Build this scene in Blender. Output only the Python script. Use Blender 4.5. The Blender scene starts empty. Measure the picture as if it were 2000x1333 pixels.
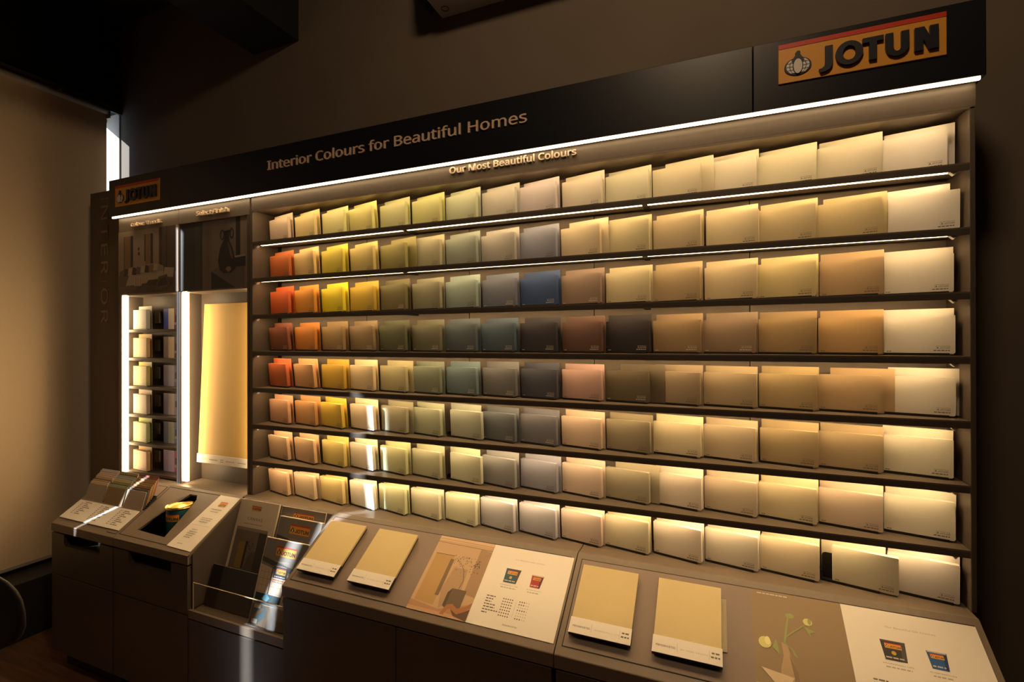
import bpy, bmesh, math, random, os
from mathutils import Vector, Matrix
# ---------------------------------------------------------------- camera, world, sun, room lamp, exposure
S = 0.82            # metres per layout unit
ZF = 2.42           # layout height of the floor (layout z = 0 is the top shelf)
def W(p): return Vector((p[0]*S, p[1]*S, (p[2]+ZF)*S))
sc = bpy.context.scene
col = sc.collection
sc.view_settings.view_transform = 'Standard'
sc.view_settings.look = 'None'
sc.view_settings.gamma = 1
sc.view_settings.use_curve_mapping = False
sc.view_settings.exposure = 0.0
yaw, pit, rol = 0.3926, 0.0023, -0.0019
cy_, sy_, cp_, sp_ = math.cos(yaw), math.sin(yaw), math.cos(pit), math.sin(pit)
fw = Vector((-sy_*cp_, cy_*cp_, sp_)); r0 = Vector((cy_, sy_, 0)); u0 = r0.cross(fw)
rr = r0*math.cos(rol) + u0*math.sin(rol); uu = -r0*math.sin(rol) + u0*math.cos(rol)
cd = bpy.data.cameras.new('camera'); cam = bpy.data.objects.new('camera', cd); col.objects.link(cam)
cd.sensor_width = 36.0; cd.lens = 956.45/2000*36; cd.clip_start = 0.05
cm = Matrix((rr, uu, -fw)).transposed().to_4x4(); cm.translation = W((2.3403, -1.9358, -0.5535))
cam.matrix_world = cm
sc.camera = cam
wd = bpy.data.worlds.new('sky'); sc.world = wd; wd.use_nodes = True
wd.node_tree.nodes['Background'].inputs[0].default_value = (0.62, 0.78, 1.0, 1)
wd.node_tree.nodes['Background'].inputs[1].default_value = 1.0
def area(name, loc, d, sx, sy, power, color, xaxis=(1, 0, 0)):
    l = bpy.data.lights.new(name, 'AREA'); l.shape = 'RECTANGLE'; l.size = sx*S; l.size_y = sy*S
    l.energy = power; l.color = color
    o = bpy.data.objects.new(name, l); col.objects.link(o)
    z = -Vector(d).normalized(); x = Vector(xaxis); x = (x - z*x.dot(z)).normalized(); y = z.cross(x)
    m = Matrix((x, y, z)).transposed().to_4x4(); m.translation = W(loc); o.matrix_world = m
    return o
SUN = Vector((0.704, 0.714, -0.492))
sl_ = bpy.data.lights.new('sun', 'SUN'); sl_.energy = 13.0; sl_.angle = 0.009; sl_.color = (0.93, 0.97, 1.0)
so = bpy.data.objects.new('sun', sl_); col.objects.link(so); so.rotation_euler = SUN.to_track_quat('-Z', 'Y').to_euler(); so.location = W((-6, -6, 4))
WARM = (1.0, 0.63, 0.275)
area('room_downlight', (2.3, -1.55, 1.87), (-0.15, 0.72, -0.69), 0.4, 0.4, 21.0, (1.0, 0.69, 0.40))
SHELF_W = 2.65
for r in range(8):
    zt = 0.1695 if r == 0 else -(r-1)*0.2 - 0.0212
    area('shelf_strip_light', (1.525, 0.013 if r == 0 else 0.020 if r == 7 else 0.0285, zt), (0, 0.45, -0.89), 3.0, 0.010, SHELF_W*(0.85 if r == 0 else 1.05), WARM)
cl_ = area('canopy_strip_light', (0.94, -0.0225, 0.2395), (0, -0.42, -1), 4.26, 0.008, 3.9, WARM); cl_.data.spread = math.radians(88)
# ---------------------------------------------------------------- helpers
rnd = random.Random(7)
def lin(c): return tuple((x/255/12.92 if x/255 <= 0.04045 else ((x/255+0.055)/1.055)**2.4) for x in c)
MATS = {}
def mat(name, color, rough=0.5, metal=0.0, noise=0.0, scale=8.0, bump=0.0, emit=None, alpha=None, stretch=None, spec=None):
    if name in MATS: return MATS[name]
    m = bpy.data.materials.new(name); m.use_nodes = True; nt = m.node_tree; b = nt.nodes['Principled BSDF']
    b.inputs['Base Color'].default_value = (*color, 1); b.inputs['Roughness'].default_value = rough; b.inputs['Metallic'].default_value = metal
    if spec is not None: b.inputs['Specular IOR Level'].default_value = spec
    if emit:
        b.inputs['Emission Color'].default_value = (*emit[0], 1); b.inputs['Emission Strength'].default_value = emit[1]
    if noise or bump:
        tc = nt.nodes.new('ShaderNodeTexCoord'); mp = nt.nodes.new('ShaderNodeMapping'); n = nt.nodes.new('ShaderNodeTexNoise')
        n.inputs['Scale'].default_value = scale; n.inputs['Detail'].default_value = 4
        if stretch: mp.inputs['Scale'].default_value = stretch
        nt.links.new(tc.outputs['Object'], mp.inputs[0]); nt.links.new(mp.outputs[0], n.inputs['Vector'])
        if noise:
            cr = nt.nodes.new('ShaderNodeValToRGB')
            cr.color_ramp.elements[0].position = .3; cr.color_ramp.elements[1].position = .7
            cr.color_ramp.elements[0].color = (*[c*(1-noise) for c in color], 1); cr.color_ramp.elements[1].color = (*[min(1, c*(1+noise)) for c in color], 1)
            nt.links.new(n.outputs['Fac'], cr.inputs[0]); nt.links.new(cr.outputs[0], b.inputs['Base Color'])
        if bump:
            bp = nt.nodes.new('ShaderNodeBump'); bp.inputs['Strength'].default_value = bump; bp.inputs['Distance'].default_value = .002
            nt.links.new(n.outputs['Fac'], bp.inputs['Height']); nt.links.new(bp.outputs[0], b.inputs['Normal'])
    MATS[name] = m
    return m
def glassmat(name, tint, gloss):
    m = bpy.data.materials.new(name); m.use_nodes = True; nt = m.node_tree
    for n in list(nt.nodes):
        if n.type == 'BSDF_PRINCIPLED': nt.nodes.remove(n)
    t = nt.nodes.new('ShaderNodeBsdfTransparent'); t.inputs[0].default_value = (*tint, 1)
    g = nt.nodes.new('ShaderNodeBsdfGlossy'); g.inputs['Roughness'].default_value = .03
    mx = nt.nodes.new('ShaderNodeMixShader'); mx.inputs[0].default_value = gloss
    nt.links.new(t.outputs[0], mx.inputs[1]); nt.links.new(g.outputs[0], mx.inputs[2])
    nt.links.new(mx.outputs[0], nt.nodes['Material Output'].inputs[0]); return m

TAUPE = mat('taupe_lacquer', (0.190, 0.148, 0.112), .42, noise=.04, scale=60)
TAUPE_D = mat('dark_taupe_lacquer', (0.085, 0.068, 0.058), .45, noise=.04, scale=60)
PANELBACK = mat('back_panel_taupe', (0.20, 0.165, 0.135), .6)
BAYBACK = mat('bay_back_taupe', (0.095, 0.075, 0.060), .5)
SIDEP = mat('side_panel_taupe', (0.105, 0.083, 0.066), .5)
SHELFT = mat('shelf_taupe', (0.15, 0.117, 0.09), .45)
INSET = mat('inset_mauve_taupe', (0.235, 0.175, 0.145), .55)
NAVY = mat('navy_black_panel', (0.010, 0.0105, 0.015), .36, spec=.45)
BLACK = mat('black_plastic', (0.012, 0.011, 0.011), .45)
BLACKWALL = mat('charcoal_paint', (0.165, 0.13, 0.10), .85, noise=.06, scale=3)
CEIL = mat('black_ceiling_paint', (0.012, 0.011, 0.010), .9)
SLOT = mat('slot_black', (0.008, 0.008, 0.008), .7)
WHITE = mat('white_print', (0.80, 0.76, 0.70), .5)
CREAM = mat('cream_letter', (0.80, 0.60, 0.44), .45)
CREAM2 = mat('bright_letter', (0.95, 0.80, 0.64), .4)
ORANGE = mat('sign_orange', (0.78, 0.36, 0.045), .45)
RED = mat('sign_red', (0.62, 0.045, 0.02), .45)
INK = mat('logo_navy', (0.010, 0.012, 0.022), .45)
GREYINK = mat('grey_ink', (0.16, 0.13, 0.11), .6)
SOFTINK = mat('soft_ink', (0.42, 0.37, 0.32), .6)
LIGHTINK = mat('light_ink', (0.62, 0.58, 0.52), .5)
BLIND = mat('beige_blind_fabric', (0.82, 0.635, 0.42), .9, noise=.03, scale=300, bump=.1)
RAIL = mat('blind_rail', (0.45, 0.40, 0.33), .4, noise=.02)
FRAMEW = mat('window_frame_paint', (0.12, 0.11, 0.10), .5)
JAMB = mat('pale_jamb', (0.55, 0.56, 0.57), .6)
LEDM = mat('led_diffuser', (0.9, 0.9, 0.9), .4, emit=((1.0, .72, .40), 6.5))
LEDC = mat('canopy_led_diffuser', (0.9, 0.9, 0.9), .4, emit=((1.0, .74, .42), 10.0))
LEDV = mat('led_tube_diffuser', (0.9, 0.9, 0.9), .4, emit=((1.0, .69, .36), 20.0))
CLIP = mat('clear_clip', (0.85, 0.80, 0.72), .2)
STEEL = mat('tin_rim', (0.75, 0.55, 0.22), .25, metal=1)
GOLD = mat('can_lid_gold', (0.90, 0.66, 0.12), .35, metal=.6, noise=.1, scale=6, bump=.3)
TEAL = mat('can_teal', (0.012, 0.09, 0.13), .35)
YELLOW = mat('yellow_paint', (0.72, 0.47, 0.13), .55, noise=.02, scale=2)
SAND = mat('almond_board', (0.60, 0.48, 0.235), .5, noise=.02, scale=14)
ACW = mat('air_con_white', (0.62, 0.57, 0.50), .4)
FOAM = mat('black_foam', (0.03, 0.027, 0.025), .95, noise=.4, scale=120, bump=.8)
GLASS = glassmat('clear_acrylic', (0.93, 0.92, 0.9), .05)
PANE = glassmat('window_glass', (0.97, 0.98, 0.98), .03)
EDGE = mat('acrylic_edge', (0.55, 0.45, 0.32), .2)

class MB:
    def __init__(s): s.bm = bmesh.new(); s.mats = []
    def mi(s, m):
        if m not in s.mats: s.mats.append(m)
        return s.mats.index(m)
    def poly(s, pts, m):
        f = s.bm.faces.new([s.bm.verts.new(p) for p in pts]); f.material_index = s.mi(m); return f
    def hexa(s, c, m, bev=0):
        """eight corners: bottom ring 0-3, top ring 4-7"""
        b = bmesh.new(); v = [b.verts.new(p) for p in c]
        for q in ((3,2,1,0),(4,5,6,7),(0,1,5,4),(1,2,6,5),(2,3,7,6),(3,0,4,7)): b.faces.new([v[i] for i in q])
        bmesh.ops.recalc_face_normals(b, faces=b.faces)
        if bev: bmesh.ops.bevel(b, geom=list(b.edges), offset=bev, segments=2, affect='EDGES', profile=.5)
        s.merge(b, m)
    def merge(s, b, m, M=None):
        k = s.mi(m); mp = {}
        for v in b.verts: mp[v] = s.bm.verts.new(M @ v.co if M else v.co)
        for f in b.faces:
            try: g = s.bm.faces.new([mp[v] for v in f.verts])
            except ValueError: continue
            g.material_index = k; g.smooth = f.smooth
        b.free()
    def box(s, x0, x1, y0, y1, z0, z1, m, bev=0, F=None):
        c = [(x0,y0,z0),(x1,y0,z0),(x1,y1,z0),(x0,y1,z0),(x0,y0,z1),(x1,y0,z1),(x1,y1,z1),(x0,y1,z1)]
        if F: c = [F(p) for p in c]
        s.hexa(c, m, bev)
    def prism(s, pts, a, b, m, F):
        """2-D outline pts extruded from a to b along the frame's third axis"""
        n = len(pts); lo = [s.bm.verts.new(F((x, y, a))) for x, y in pts]; hi = [s.bm.verts.new(F((x, y, b))) for x, y in pts]
        k = s.mi(m)
        fs = [s.bm.faces.new(hi), s.bm.faces.new(lo[::-1])] + [s.bm.faces.new((lo[i], lo[(i+1) % n], hi[(i+1) % n], hi[i])) for i in range(n)]
        for f in fs: f.material_index = k
        bmesh.ops.recalc_face_normals(s.bm, faces=fs)
    def flat(s, pts, h, m, F):
        f = s.bm.faces.new([s.bm.verts.new(F((x, y, h))) for x, y in pts]); f.material_index = s.mi(m)
    def rect(s, u0, u1, v0, v1, h, m, F): s.flat([(u0,v0),(u1,v0),(u1,v1),(u0,v1)], h, m, F)
    def ring(s, cx, cy, rx, ry, wx, wy, a, b, m, F, n=36):
        k = s.mi(m); V = []
        for i in range(n):
            t = 2*math.pi*i/n; c, d = math.cos(t), math.sin(t)
            V.append([s.bm.verts.new(F(p)) for p in ((cx+rx*c, cy+ry*d, a), (cx+rx*c, cy+ry*d, b), (cx+(rx-wx)*c, cy+(ry-wy)*d, b), (cx+(rx-wx)*c, cy+(ry-wy)*d, a))])
        fs = []
        for i in range(n):
            p, q = V[i], V[(i+1) % n]
            for j in range(4): fs.append(s.bm.faces.new((p[j], q[j], q[(j+1) % 4], p[(j+1) % 4])))
        for f in fs: f.material_index = k
        bmesh.ops.recalc_face_normals(s.bm, faces=fs)
    def tube(s, pts, rad, m, n=10):
        k = s.mi(m); rings = []
        for i, p in enumerate(pts):
            p = Vector(p); t = (Vector(pts[min(i+1, len(pts)-1)]) - Vector(pts[max(i-1, 0)])).normalized()
            a = t.orthogonal().normalized() if i == 0 else (a - t*a.dot(t)).normalized()
            b = t.cross(a); r = rad[i] if isinstance(rad, (list, tuple)) else rad
            rings.append([s.bm.verts.new(p + (a*math.cos(2*math.pi*j/n) + b*math.sin(2*math.pi*j/n))*r) for j in range(n)])
        for i in range(len(rings)-1):
            for j in range(n):
                f = s.bm.faces.new((rings[i][j], rings[i][(j+1) % n], rings[i+1][(j+1) % n], rings[i+1][j])); f.material_index = k; f.smooth = True
        for g in (rings[0][::-1], rings[-1]):
            f = s.bm.faces.new(g); f.material_index = k
    def build(s, name, parent=None, raw=False):
        """layout units -> metres; children are stored relative to their top-level object"""
        off = Vector(parent['_o']) if parent else Vector((0, 0, 0))
        if not raw:
            if not parent:      # a thing of one mesh keeps its origin at its base centre
                co = [v.co for v in s.bm.verts]
                off = W(((min(c.x for c in co)+max(c.x for c in co))/2, (min(c.y for c in co)+max(c.y for c in co))/2, min(c.z for c in co)))
            for v in s.bm.verts: v.co = W(v.co) - off
        else:
            for v in s.bm.verts: v.co = v.co*S
        me = bpy.data.meshes.new(name); s.bm.to_mesh(me); s.bm.free()
        for m in s.mats: me.materials.append(m)
        o = bpy.data.objects.new(name, me); col.objects.link(o)
        if parent: o.parent = parent
        elif not raw: o.location = off
        o['_o'] = tuple(off) if not raw else (0, 0, 0)
        return o
def tag(o, label=None, cat=None, group=None, kind=None):
    if label: o['label'] = label
    if cat: o['category'] = cat
    if group: o['group'] = group
    if kind: o['kind'] = kind
    return o
def thing(name, label, cat, loc, group=None, rz=0.0):
    o = bpy.data.objects.new(name, None); col.objects.link(o); o.empty_display_size = .05
    o.location = W(loc); o.rotation_euler = (0, 0, rz); o['_o'] = tuple(o.location)
    return tag(o, label, cat, group)
def struct(name, mb): return tag(mb.build(name), kind='structure')
def frame(o, ex, ey):
    o, ex, ey = Vector(o), Vector(ex).normalized(), Vector(ey).normalized(); ez = ex.cross(ey)
    return lambda p: o + ex*p[0] + ey*p[1] + ez*p[2]
ID = lambda p: Vector(p)
# lettering
FD = os.path.join(bpy.utils.resource_path('LOCAL'), 'datafiles', 'fonts')
def font(f):
    try: return bpy.data.fonts.load(os.path.join(FD, f))
    except Exception: return None
SANS = font('NotoSansMath-Regular.woff2'); WIDE = font('Inter.woff2')
TC = {}
def text_geo(body, fnt, bold, space):
    k = (body, fnt.name if fnt else '', bold, space)
    if k not in TC:
        c = bpy.data.curves.new('t', 'FONT'); c.body = body; c.resolution_u = 3; c.space_character = space; c.offset = bold
        if fnt: c.font = fnt
        o = bpy.data.objects.new('t', c); col.objects.link(o); bpy.context.view_layer.update()
        me = o.to_mesh(); v = [tuple(x.co[:2]) for x in me.vertices]; f = [tuple(p.vertices) for p in me.polygons]
        o.to_mesh_clear(); bpy.data.objects.remove(o); bpy.data.curves.remove(c)
        x0 = min(p[0] for p in v); x1 = max(p[0] for p in v)
        TC[k] = ([(p[0]-x0, p[1]) for p in v], f, x1-x0)
    return TC[k]
def text(mb, body, x0, x1, base, cap, m, F, h0=0.0, h1=None, fnt='sans', bold=0.0, space=1.0):
    """text on frame F from x0 to x1, capitals of height cap; extruded h0..h1 when h1 is given"""
    fo = SANS if fnt == 'sans' else WIDE
    v, f, w = text_geo(body, fo, bold, space); sx = (x1-x0)/w; s_ = cap/.714; k = mb.mi(m)
    top = [mb.bm.verts.new(F((x0+p[0]*sx, base+p[1]*s_, h0 if h1 is None else h1))) for p in v]
    for q in f:
        try: g = mb.bm.faces.new([top[i] for i in q]); g.material_index = k
        except ValueError: pass
    if h1 is not None:
        cnt = {}
        for q in f:
            for a, b in zip(q, q[1:]+q[:1]): cnt[(a, b)] = 1
        bot = {}
        for (a, b) in cnt:
            if (b, a) in cnt: continue
            for i in (a, b):
                if i not in bot: bot[i] = mb.bm.verts.new(F((x0+v[i][0]*sx, base+v[i][1]*s_, h0)))
            g = mb.bm.faces.new((top[b], top[a], bot[a], bot[b])); g.material_index = k
def bars(mb, x0, x1, v, hgt, m, F, h=.0012, seed=0, cell=.012):
    """a line of print too small to read"""
    r = random.Random(seed); x = x0
    while x < x1-.002:
        w = min(cell*r.uniform(.5, 1.3), x1-x); mb.rect(x, x+w, v, v+hgt, h, m, F); x += w+cell*.22
# the maker's sign: red band, penguin over a globe, five capitals; drawn in a 1 x .285 field
def sign_letters(mb, F, w, h, a, b, m):
    X = lambda t: t*w; Y = lambda t: t*h
    pr = lambda pts: mb.prism([(X(x), Y(y)) for x, y in pts], a, b, m, F)
    y0, y1, t = .165, .715, .050
    pr([(.297,y1),(.344,y1),(.344,.30),(.338,.20),(.322,.125),(.296,.085),(.268,.075),(.258,.165),(.276,.175),(.290,.215),(.296,.27),(.297,.34)])
    mb.ring(X(.444), Y(.44), X(.083), Y(.292), X(.043), Y(.115), a, b, m, F)
    pr([(.524,y1),(.646,y1),(.646,y1-.115),(.607,y1-.115),(.607,y0),(.563,y0),(.563,y1-.115),(.524,y1-.115)])
    c, ro, ri = .7245, .0665, .0225
    outer = [(c-ro,y1),(c-ro,.38)]+[(c-ro*math.cos(q), .38-.235*math.sin(q)) for q in [i*math.pi/10 for i in range(1, 10)]]+[(c+ro,.38),(c+ro,y1)]
    inner = [(c-ri,y1),(c-ri,.38)]+[(c-ri*math.cos(q), .38-.120*math.sin(q)) for q in [i*math.pi/10 for i in range(1, 10)]]+[(c+ri,.38),(c+ri,y1)]
    for i in range(len(outer)-1): pr([outer[i], outer[i+1], inner[i+1], inner[i]])
    pr([(.822,y0),(.822,y1),(.874,y1),(.905,.475),(.905,y1),(.952,y1),(.952,y0),(.900,y0),(.868,.42),(.868,y0)])
def sign_emblem(mb, F, w, h, a, b):
    X = lambda t: t*w; Y = lambda t: t*h
    el = lambda cx, cy, rx, ry, n=28: [(X(cx+rx*math.cos(2*math.pi*i/n)), Y(cy+ry*math.sin(2*math.pi*i/n))) for i in range(n)]
    d = (b-a)
    mb.prism(el(.125, .37, .088, .225), a, a+d*.4, INK, F)
    for q in (-1, 1):                                           # the two halves of the globe, crossed by dark lines
        for i in range(4):
            ya, yb = .20+i*.088, .20+i*.088+.070
            for (ra, rb) in ((.34, .64), (.70, .95)):
                e = lambda y, r: .080*r*math.sqrt(max(0, 1-((y-.37)/.215)**2))*1.0
                mb.prism([(X(.125+q*e(ya, ra)), Y(ya)), (X(.125+q*e(ya, rb)), Y(ya)), (X(.125+q*e(yb, rb)), Y(yb)), (X(.125+q*e(yb, ra)), Y(yb))][::q], a+d*.4, a+d*.6, WHITE, F)
    body = [(.085,.49),(.095,.58),(.112,.66),(.108,.70),(.122,.755),(.138,.745),(.142,.70),(.140,.66),(.155,.58),(.165,.49),(.150,.42),(.100,.42)]
    mb.prism([(X(x), Y(y)) for x, y in body], a, a+d*.7, INK, F)
    mb.prism(el(.125, .37, .034, .205), a+d*.7, a+d*.75, INK, F)
    mb.prism(el(.125, .36, .028, .185), a+d*.75, a+d, WHITE, F)
def small_sign(mb, F, u, v, w, h, z=.0006, muted=False):
    """flat printed version with its lower left corner at (u, v)"""
    G = lambda p: F((p[0]+u, p[1]+v, p[2]+z))
    mb.rect(0, w, 0, h, .0, ORANGE, G); mb.rect(0, w, h*.84, h, .0003, RED, G)
    text(mb, 'JOTUN', w*.28, w*.96, h*.17, h*.52, INK, G, .0004, fnt='wide', bold=.025)
    mb.flat([(w*(.14+.09*math.cos(i*math.pi/6)), h*(.36+.2*math.sin(i*math.pi/6))) for i in range(12)], .0004, INK, G)
    mb.flat([(w*.09, h*.45), (w*.19, h*.45), (w*.14, h*.76)], .0005, INK, G)
    mb.flat([(w*(.14+.035*math.cos(i*math.pi/6)), h*(.36+.17*math.sin(i*math.pi/6))) for i in range(12)], .0006, WHITE, G)
FRONT = lambda y: frame((0, y, 0), (1, 0, 0), (0, 0, 1))       # a wall-parallel plane: u = x, v = z, h towards the room

# ---------------------------------------------------------------- room
XW, YW, ZC = -1.9, 0.40, 1.90
m = MB(); m.box(-2.2, 6.6, -5.8, YW+.3, -ZF-.1, -ZF, mat('floor_boards', (0.17, 0.085, 0.05), .42, noise=.35, scale=4, stretch=(1.2, 14, 1), bump=.15)); struct('floor', m)
m = MB(); m.box(-2.2, 6.6, -5.8, YW+.3, ZC, ZC+.1, CEIL); struct('ceiling', m)
m = MB(); m.box(-2.2, 6.6, YW, YW+.15, -ZF, ZC, BLACKWALL); struct('wall_back', m)
m = MB(); m.box(6.4, 6.6, -5.8, YW, -ZF, ZC, BLACKWALL); struct('wall_right', m)
m = MB(); m.box(-2.2, 6.6, -5.8, -5.6, -ZF, ZC, BLACKWALL); struct('wall_front', m)
WZ0, WZ1, WY0, WY1 = -1.99, 1.215, -3.95, 0.390
m = MB()
m.box(-2.15, XW, -5.6, YW, -ZF, WZ0, CEIL); m.box(-2.15, XW, -5.6, YW, WZ1, ZC, CEIL)
m.box(-2.15, XW, -5.6, WY0, WZ0, WZ1, CEIL); struct('wall_left', m)
m = MB()
for z0, z1 in ((WZ0, WZ0+.05), (WZ1-.045, WZ1)): m.box(-2.11, -2.05, WY0, WY1, z0, z1, FRAMEW)
for y in (WY0, -1.31-.7): m.box(-2.11, -2.05, y, y+.02, WZ0+.05, WZ1-.045, FRAMEW)
m.box(XW, XW+.022, WY0, WY1+.012, WZ1-.012, WZ1+.035, FRAMEW)
m.box(-2.15, XW+.004, WY1, YW, WZ0, WZ1, JAMB)
win = struct('window_1', m)
m = MB(); m.box(-2.085, -2.078, WY0+.02, WY1, WZ0+.05, WZ1-.045, PANE); g = m.build('pane', win)
m = MB(); m.box(XW, -1.68, -5.5, YW, -ZF, -2.06, mat('dark_plinth', (0.03, 0.026, 0.023), .6), .004); struct('trim_1', m)
# three roller blinds; daylight enters through the gaps between them
BL = [(-1.277, .300, 'beige roller blind nearest the display wall, in front of the left window'), (-2.602, -1.296, 'beige roller blind in the middle of the left window'), (-3.93, -2.672, 'beige roller blind at the far end of the left window')]
for ya, yb, lb in BL:
    t = thing('roller_blind', lb, 'blind', (XW+.0, (ya+yb)/2, -2.03), 'roller blinds at the left window')
    m = MB()
    if yb == -1.296:     # unseen kinked edge, shaped to close the gap low down and end the sun streak
        m.prism([(ya, -2.005), (-1.267, -2.005), (-1.269, -1.05), (-1.2945, -.95), (-1.309, 1.17), (ya, 1.17)], XW+.018, XW+.021, BLIND, lambda p: Vector((p[2], p[0], p[1])))
    else: m.box(XW+.012, XW+.015, ya, yb, -2.005, 1.17, BLIND)
    m.build('fabric', t)
    m = MB(); m.tube([(XW+.03, ya, 1.185), (XW+.03, yb, 1.185)], .022, RAIL, 14); m.build('roller_tube', t)
    m = MB(); m.box(XW+.004, XW+.022, ya, yb, -2.03, -2.005, RAIL, .003); m.build('bottom_rail', t)
    m = MB()
    for y in (ya-.006, yb, yb-.30): m.box(XW+.0, XW+.052, y, y+.007, 1.135 if y != yb-.30 else 1.20, 1.212, RAIL, .002)
    m.build('bracket', t)
# ceiling bulkhead, wall-mounted air conditioner
m = MB(); m.box(-.47, -.08, -1.2, YW, 1.35, ZC, CEIL); struct('trim_2', m)
ac = thing('air_conditioner', 'off white air conditioner mounted high on the dark wall, cut by the picture top', 'air conditioner', (1.45, .3, 1.222))
m = MB(); pts = [(.395, 1.222), (.20, 1.222), (.155, 1.25), (.14, 1.32), (.15, 1.50), (.19, 1.53), (.395, 1.53)]
m.prism([(p[0], p[1]) for p in pts], 0, .96, ACW, frame((.967, 0, 0), (0, 1, 0), (0, 0, 1))); m.build('housing', ac)
m = MB(); m.box(1.06, 1.84, .165, .20, 1.2195, 1.2225, mat('vent_dark', (.05, .045, .04), .6)); m.build('louvre', ac)
m = MB(); m.ring(1.02, .33, .022, .022, .006, .006, -.003, 0, mat('panel_line', (.18, .16, .14), .6), frame((0, 0, 1.222), (1, 0, 0), (0, 1, 0)), 20); m.build('cover_ring', ac)
m = MB(); m.tube([(.985, .34, 1.30), (.93, .33, 1.27), (.90, .32, 1.30), (.895, .32, 1.40), (.90, .33, ZC-.002)], [.03, .045, .05, .05, .05], FOAM, 14)
tag(m.build('pipe_lagging'), 'black foam pipe lagging left of the air conditioner', 'pipe')

# ---------------------------------------------------------------- display wall: shelving
disp = thing('shelving_display', 'long taupe shelving display holding rows of colour cards', 'shelving', (1.53, .08, -ZF))
def part(name, p, f): m = MB(); f(m); return m.build(name, p)
for a, b in ((-.022, 0), (3.068, 3.083)):
    part('side_panel', disp, lambda m: m.box(a, b, 0, .17, -1.39, .172, SIDEP, .002))
for i in range(5):
    a = .026 + i*.61
    part('back_panel', disp, lambda m: m.box(a+.002, a+.608, .17, .18, -1.38, .18, PANELBACK))
part('slotted_upright', disp, lambda m: m.box(-.004, .026, .172, .184, -1.38, .18, SLOT))
part('slotted_upright', disp, lambda m: m.box(3.076, 3.083, .172, .184, -1.38, .18, SLOT))
for i in range(5):
    part('slotted_upright', disp, lambda m: m.box(.020+i*.61+.61*(i > -1)-.0, .032+i*.61+.61, .181, .192, -1.38, .18, SLOT))
for a, b in ((-.010, 1.842), (1.844, 3.085)) if False else ((-.010, 3.085),):
    fas = part('fascia', disp, lambda m: m.box(a, b, 0, .17, .172, .25, TAUPE, .002))
m = MB(); text(m, 'Our Most Beautiful Colours', 1.238, 1.825, .206, .041, CREAM2, FRONT(0), 0, .008, bold=.012); tag(m.build('lettering', disp), 'raised cream lettering Our Most Beautiful Colours')
m = MB(); m.box(.02, 3.04, .008, .018, .1705, .174, LEDM); m.build('led_strip', disp)
part('soffit_lip', disp, lambda m: m.box(-.010, 3.083, 0, .006, .165, .173, TAUPE))
for i in range(7):
    z = -i*.2
    sh = part('shelf', disp, lambda m: (m.box(0, 3.067, 0, .135, z-.005, z, SHELFT), m.box(0, 3.067, 0, .004, z-.024, z-.005, TAUPE_D), m.box(0, 3.067, .006, .118, z-.013, z-.005, TAUPE)))
    m = MB(); m.box(.035, 3.035, .0225 if i < 6 else .014, .0345 if i < 6 else .026, z-.0205, z-.014, LEDM); m.build('led_strip', sh)
    m = MB()
    for xs in (.012, 3.02): m.prism([(xs, z-.022), (xs+.022, z-.022), (xs+.012, z-.034)], -.020, -.004, CLIP, FRONT(0))
    m.build('clip', sh)
    m = MB()
    for xs in (.97, 2.08): m.box(xs, xs+.02, .012, .12, z-.0225, z-.013, SLOT)
    m.build('bracket', sh)
# header canopy
hd = thing('header_sign', 'long navy black header sign board above the display', 'sign', (.93, .04, .25))
HX = [-1.238, -.644, 2.466, 3.099]
for i in range(3):
    part('header_panel', hd, lambda m: m.box(HX[i]+.001, HX[i+1]-.001, -.030, .12, .250, .483, NAVY, .002))
m = MB(); text(m, 'Interior Colours for Beautiful Homes', .150, 1.622, .362, .070, CREAM, FRONT(-.030), 0, .006, bold=.004); tag(m.build('lettering', hd), 'raised cream lettering Interior Colours for Beautiful Homes')
part('led_strip', hd, lambda m: m.box(-1.21, 3.085, -.0275, -.0175, .2405, .2495, LEDC))
part('strip_profile', hd, lambda m: m.box(-1.21, 3.085, -.0172, -.0005, .2425, .2498, TAUPE))
for (u, v, w, h, lb) in ((2.545, .330, .456, .132, 'large orange maker sign'), (-1.163, .306, .430, .130, 'small orange maker sign')):
    F = (lambda u, v: lambda p: FRONT(-.030)((p[0]+u, p[1]+v, p[2])))(u, v)
    pl = part('sign_plate', hd, lambda m: m.box(0, w, 0, h, 0, .005, ORANGE, 0, F)); tag(pl, lb)
    G = (lambda F: lambda p: F((p[0], p[1], p[2]+.005)))(F)
    part('red_band', pl, lambda m: m.box(0, w, h*.885, h, 0, .0012, RED, 0, G))
    part('lettering', pl, lambda m: sign_letters(m, G, w, h, 0, .010, INK))
    part('emblem', pl, lambda m: sign_emblem(m, G, w, h, 0, .008))
# left wing panel with the turned word
wing = thing('wing_panel', 'dark panel at the left end with the turned word INTERIOR', 'panel', (-1.46, .13, -ZF))
part('board', wing, lambda m: m.box(-1.735, -1.19, .12, .14, -ZF, .50, mat('wing_board_taupe', (.12, .095, .078), .6), .002))
F = frame((-1.603, .12, .452), (0, 0, -1), (1, 0, 0))
m = MB(); xx = 0
for ch, w_ in zip('INTERIOR', (.012, .095, .085, .08, .09, .012, .112, .09)):
    text(m, ch, xx, xx+w_, 0, .115, mat('bronze_letter', (.32, .23, .165), .5), F, 0, .003); xx += w_ + .042
m.build('lettering', wing)

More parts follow.
